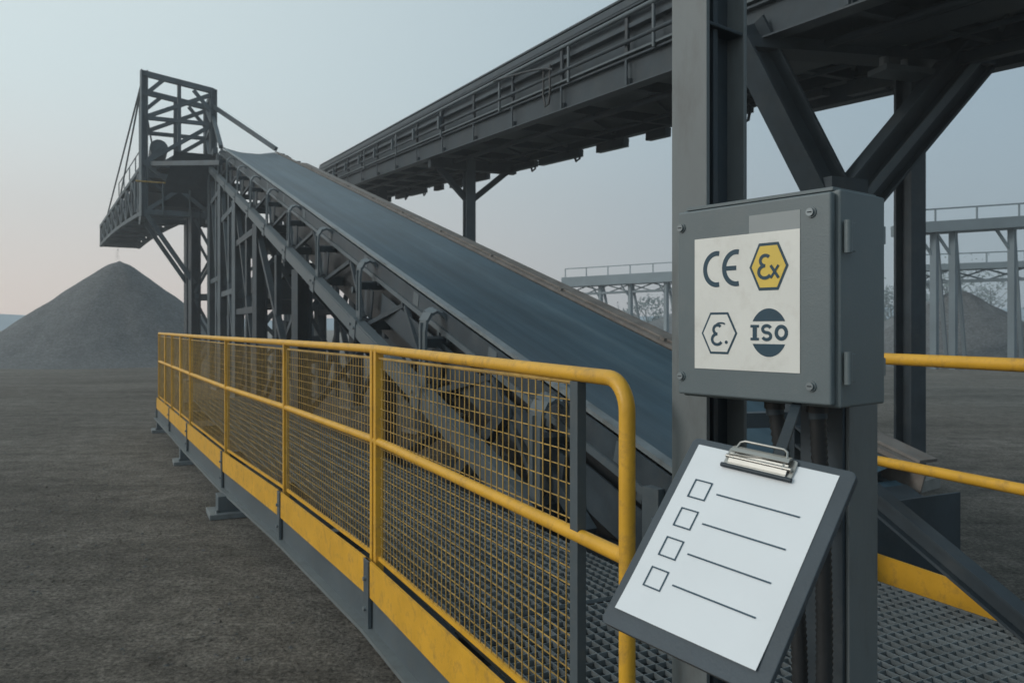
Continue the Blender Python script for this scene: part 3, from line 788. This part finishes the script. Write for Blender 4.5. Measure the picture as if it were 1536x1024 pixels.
b.obj('distant_trees')

# ------------------------------------------------------------ light morning mist (real scattering volume over the yard)
me=bpy.data.meshes.new('mist'); bm=bmesh.new(); bmesh.ops.create_cube(bm,size=1); bm.to_mesh(me); bm.free()
ms=bpy.data.objects.new('mist',me); sc.collection.objects.link(ms); ms.scale=(300,150,24); ms.location=(0,60,11.5)
m=bpy.data.materials.new('mist'); m.use_nodes=True; nt=m.node_tree; nt.nodes.clear()
o=nt.nodes.new('ShaderNodeOutputMaterial'); vsn=nt.nodes.new('ShaderNodeVolumeScatter'); vsn.inputs['Density'].default_value=.0034; vsn.inputs['Color'].default_value=(.93,.97,1,1); vsn.inputs['Anisotropy'].default_value=.3
nt.links.new(vsn.outputs[0],o.inputs['Volume']); me.materials.append(m)

# ------------------------------------------------------------ sky + sun
w=bpy.data.worlds.new('World'); sc.world=w; w.use_nodes=True; nt=w.node_tree; bg=nt.nodes['Background']; N=nt.nodes; L=nt.links
sky=N.new('ShaderNodeTexSky'); sky.sky_type='NISHITA'; sky.sun_disc=False
EL,AZ=math.radians(14),math.radians(-105)
sky.sun_elevation=EL; sky.sun_rotation=AZ; sky.dust_density=2.0; sky.air_density=1.0; sky.ozone_density=2.0
hs=N.new('ShaderNodeHueSaturation'); hs.inputs['Saturation'].default_value=.55
L.new(sky.outputs[0],hs.inputs['Color'])
tc=N.new('ShaderNodeTexCoord'); sx=N.new('ShaderNodeSeparateXYZ'); L.new(tc.outputs['Generated'],sx.inputs[0])
ax=N.new('ShaderNodeMapRange'); ax.interpolation_type='SMOOTHSTEP'; ax.inputs['From Min'].default_value=-.75; ax.inputs['From Max'].default_value=.65; L.new(sx.outputs['X'],ax.inputs[0])
az=N.new('ShaderNodeMapRange'); az.interpolation_type='SMOOTHSTEP'; az.inputs['From Min'].default_value=-.02; az.inputs['From Max'].default_value=.30; L.new(sx.outputs['Z'],az.inputs[0])
def mixc(a,c,f):
    m=N.new('ShaderNodeMixRGB'); L.new(f,m.inputs[0])
    for i,x in ((1,a),(2,c)):
        if isinstance(x,tuple): m.inputs[i].default_value=(*[k*10 for k in x],1)
        else: L.new(x,m.inputs[i])
    return m.outputs[0]
hor=mixc((1.0,.87,.80),(.34,.44,.52),ax.outputs[0]); upc=mixc((.84,.98,1.0),(.34,.47,.56),ax.outputs[0])
hz=mixc(hor,upc,az.outputs[0])
mm=N.new('ShaderNodeMixRGB'); mm.inputs[0].default_value=.8; L.new(hs.outputs[0],mm.inputs[1]); L.new(hz,mm.inputs[2])
L.new(mm.outputs[0],bg.inputs[0]); bg.inputs[1].default_value=.10
sun=bpy.data.lights.new('sun','SUN'); sun.energy=1.3; sun.angle=math.radians(14); sun.color=(1,.94,.87)
so=bpy.data.objects.new('sun',sun); sc.collection.objects.link(so)
SE=math.radians(24); SA=math.radians(-105)
dirv=V((math.sin(SA)*math.cos(SE),math.cos(SA)*math.cos(SE),math.sin(SE)))
so.rotation_euler=dirv.to_track_quat('Z','Y').to_euler()
# ------------------------------------------------------------ camera
cd=bpy.data.cameras.new('camera'); co=bpy.data.objects.new('camera',cd); sc.collection.objects.link(co)
co.location=(0,0,1.8); co.rotation_euler=(math.radians(90),0,0); cd.lens=28.125; cd.sensor_width=36; cd.shift_y=-22/1536
cd.clip_start=.05; cd.clip_end=3000
cd.dof.use_dof=True; cd.dof.focus_distance=2.3; cd.dof.aperture_fstop=8
sc.camera=co
sc.view_settings.view_transform='Standard'; sc.view_settings.look='None'; sc.view_settings.exposure=0
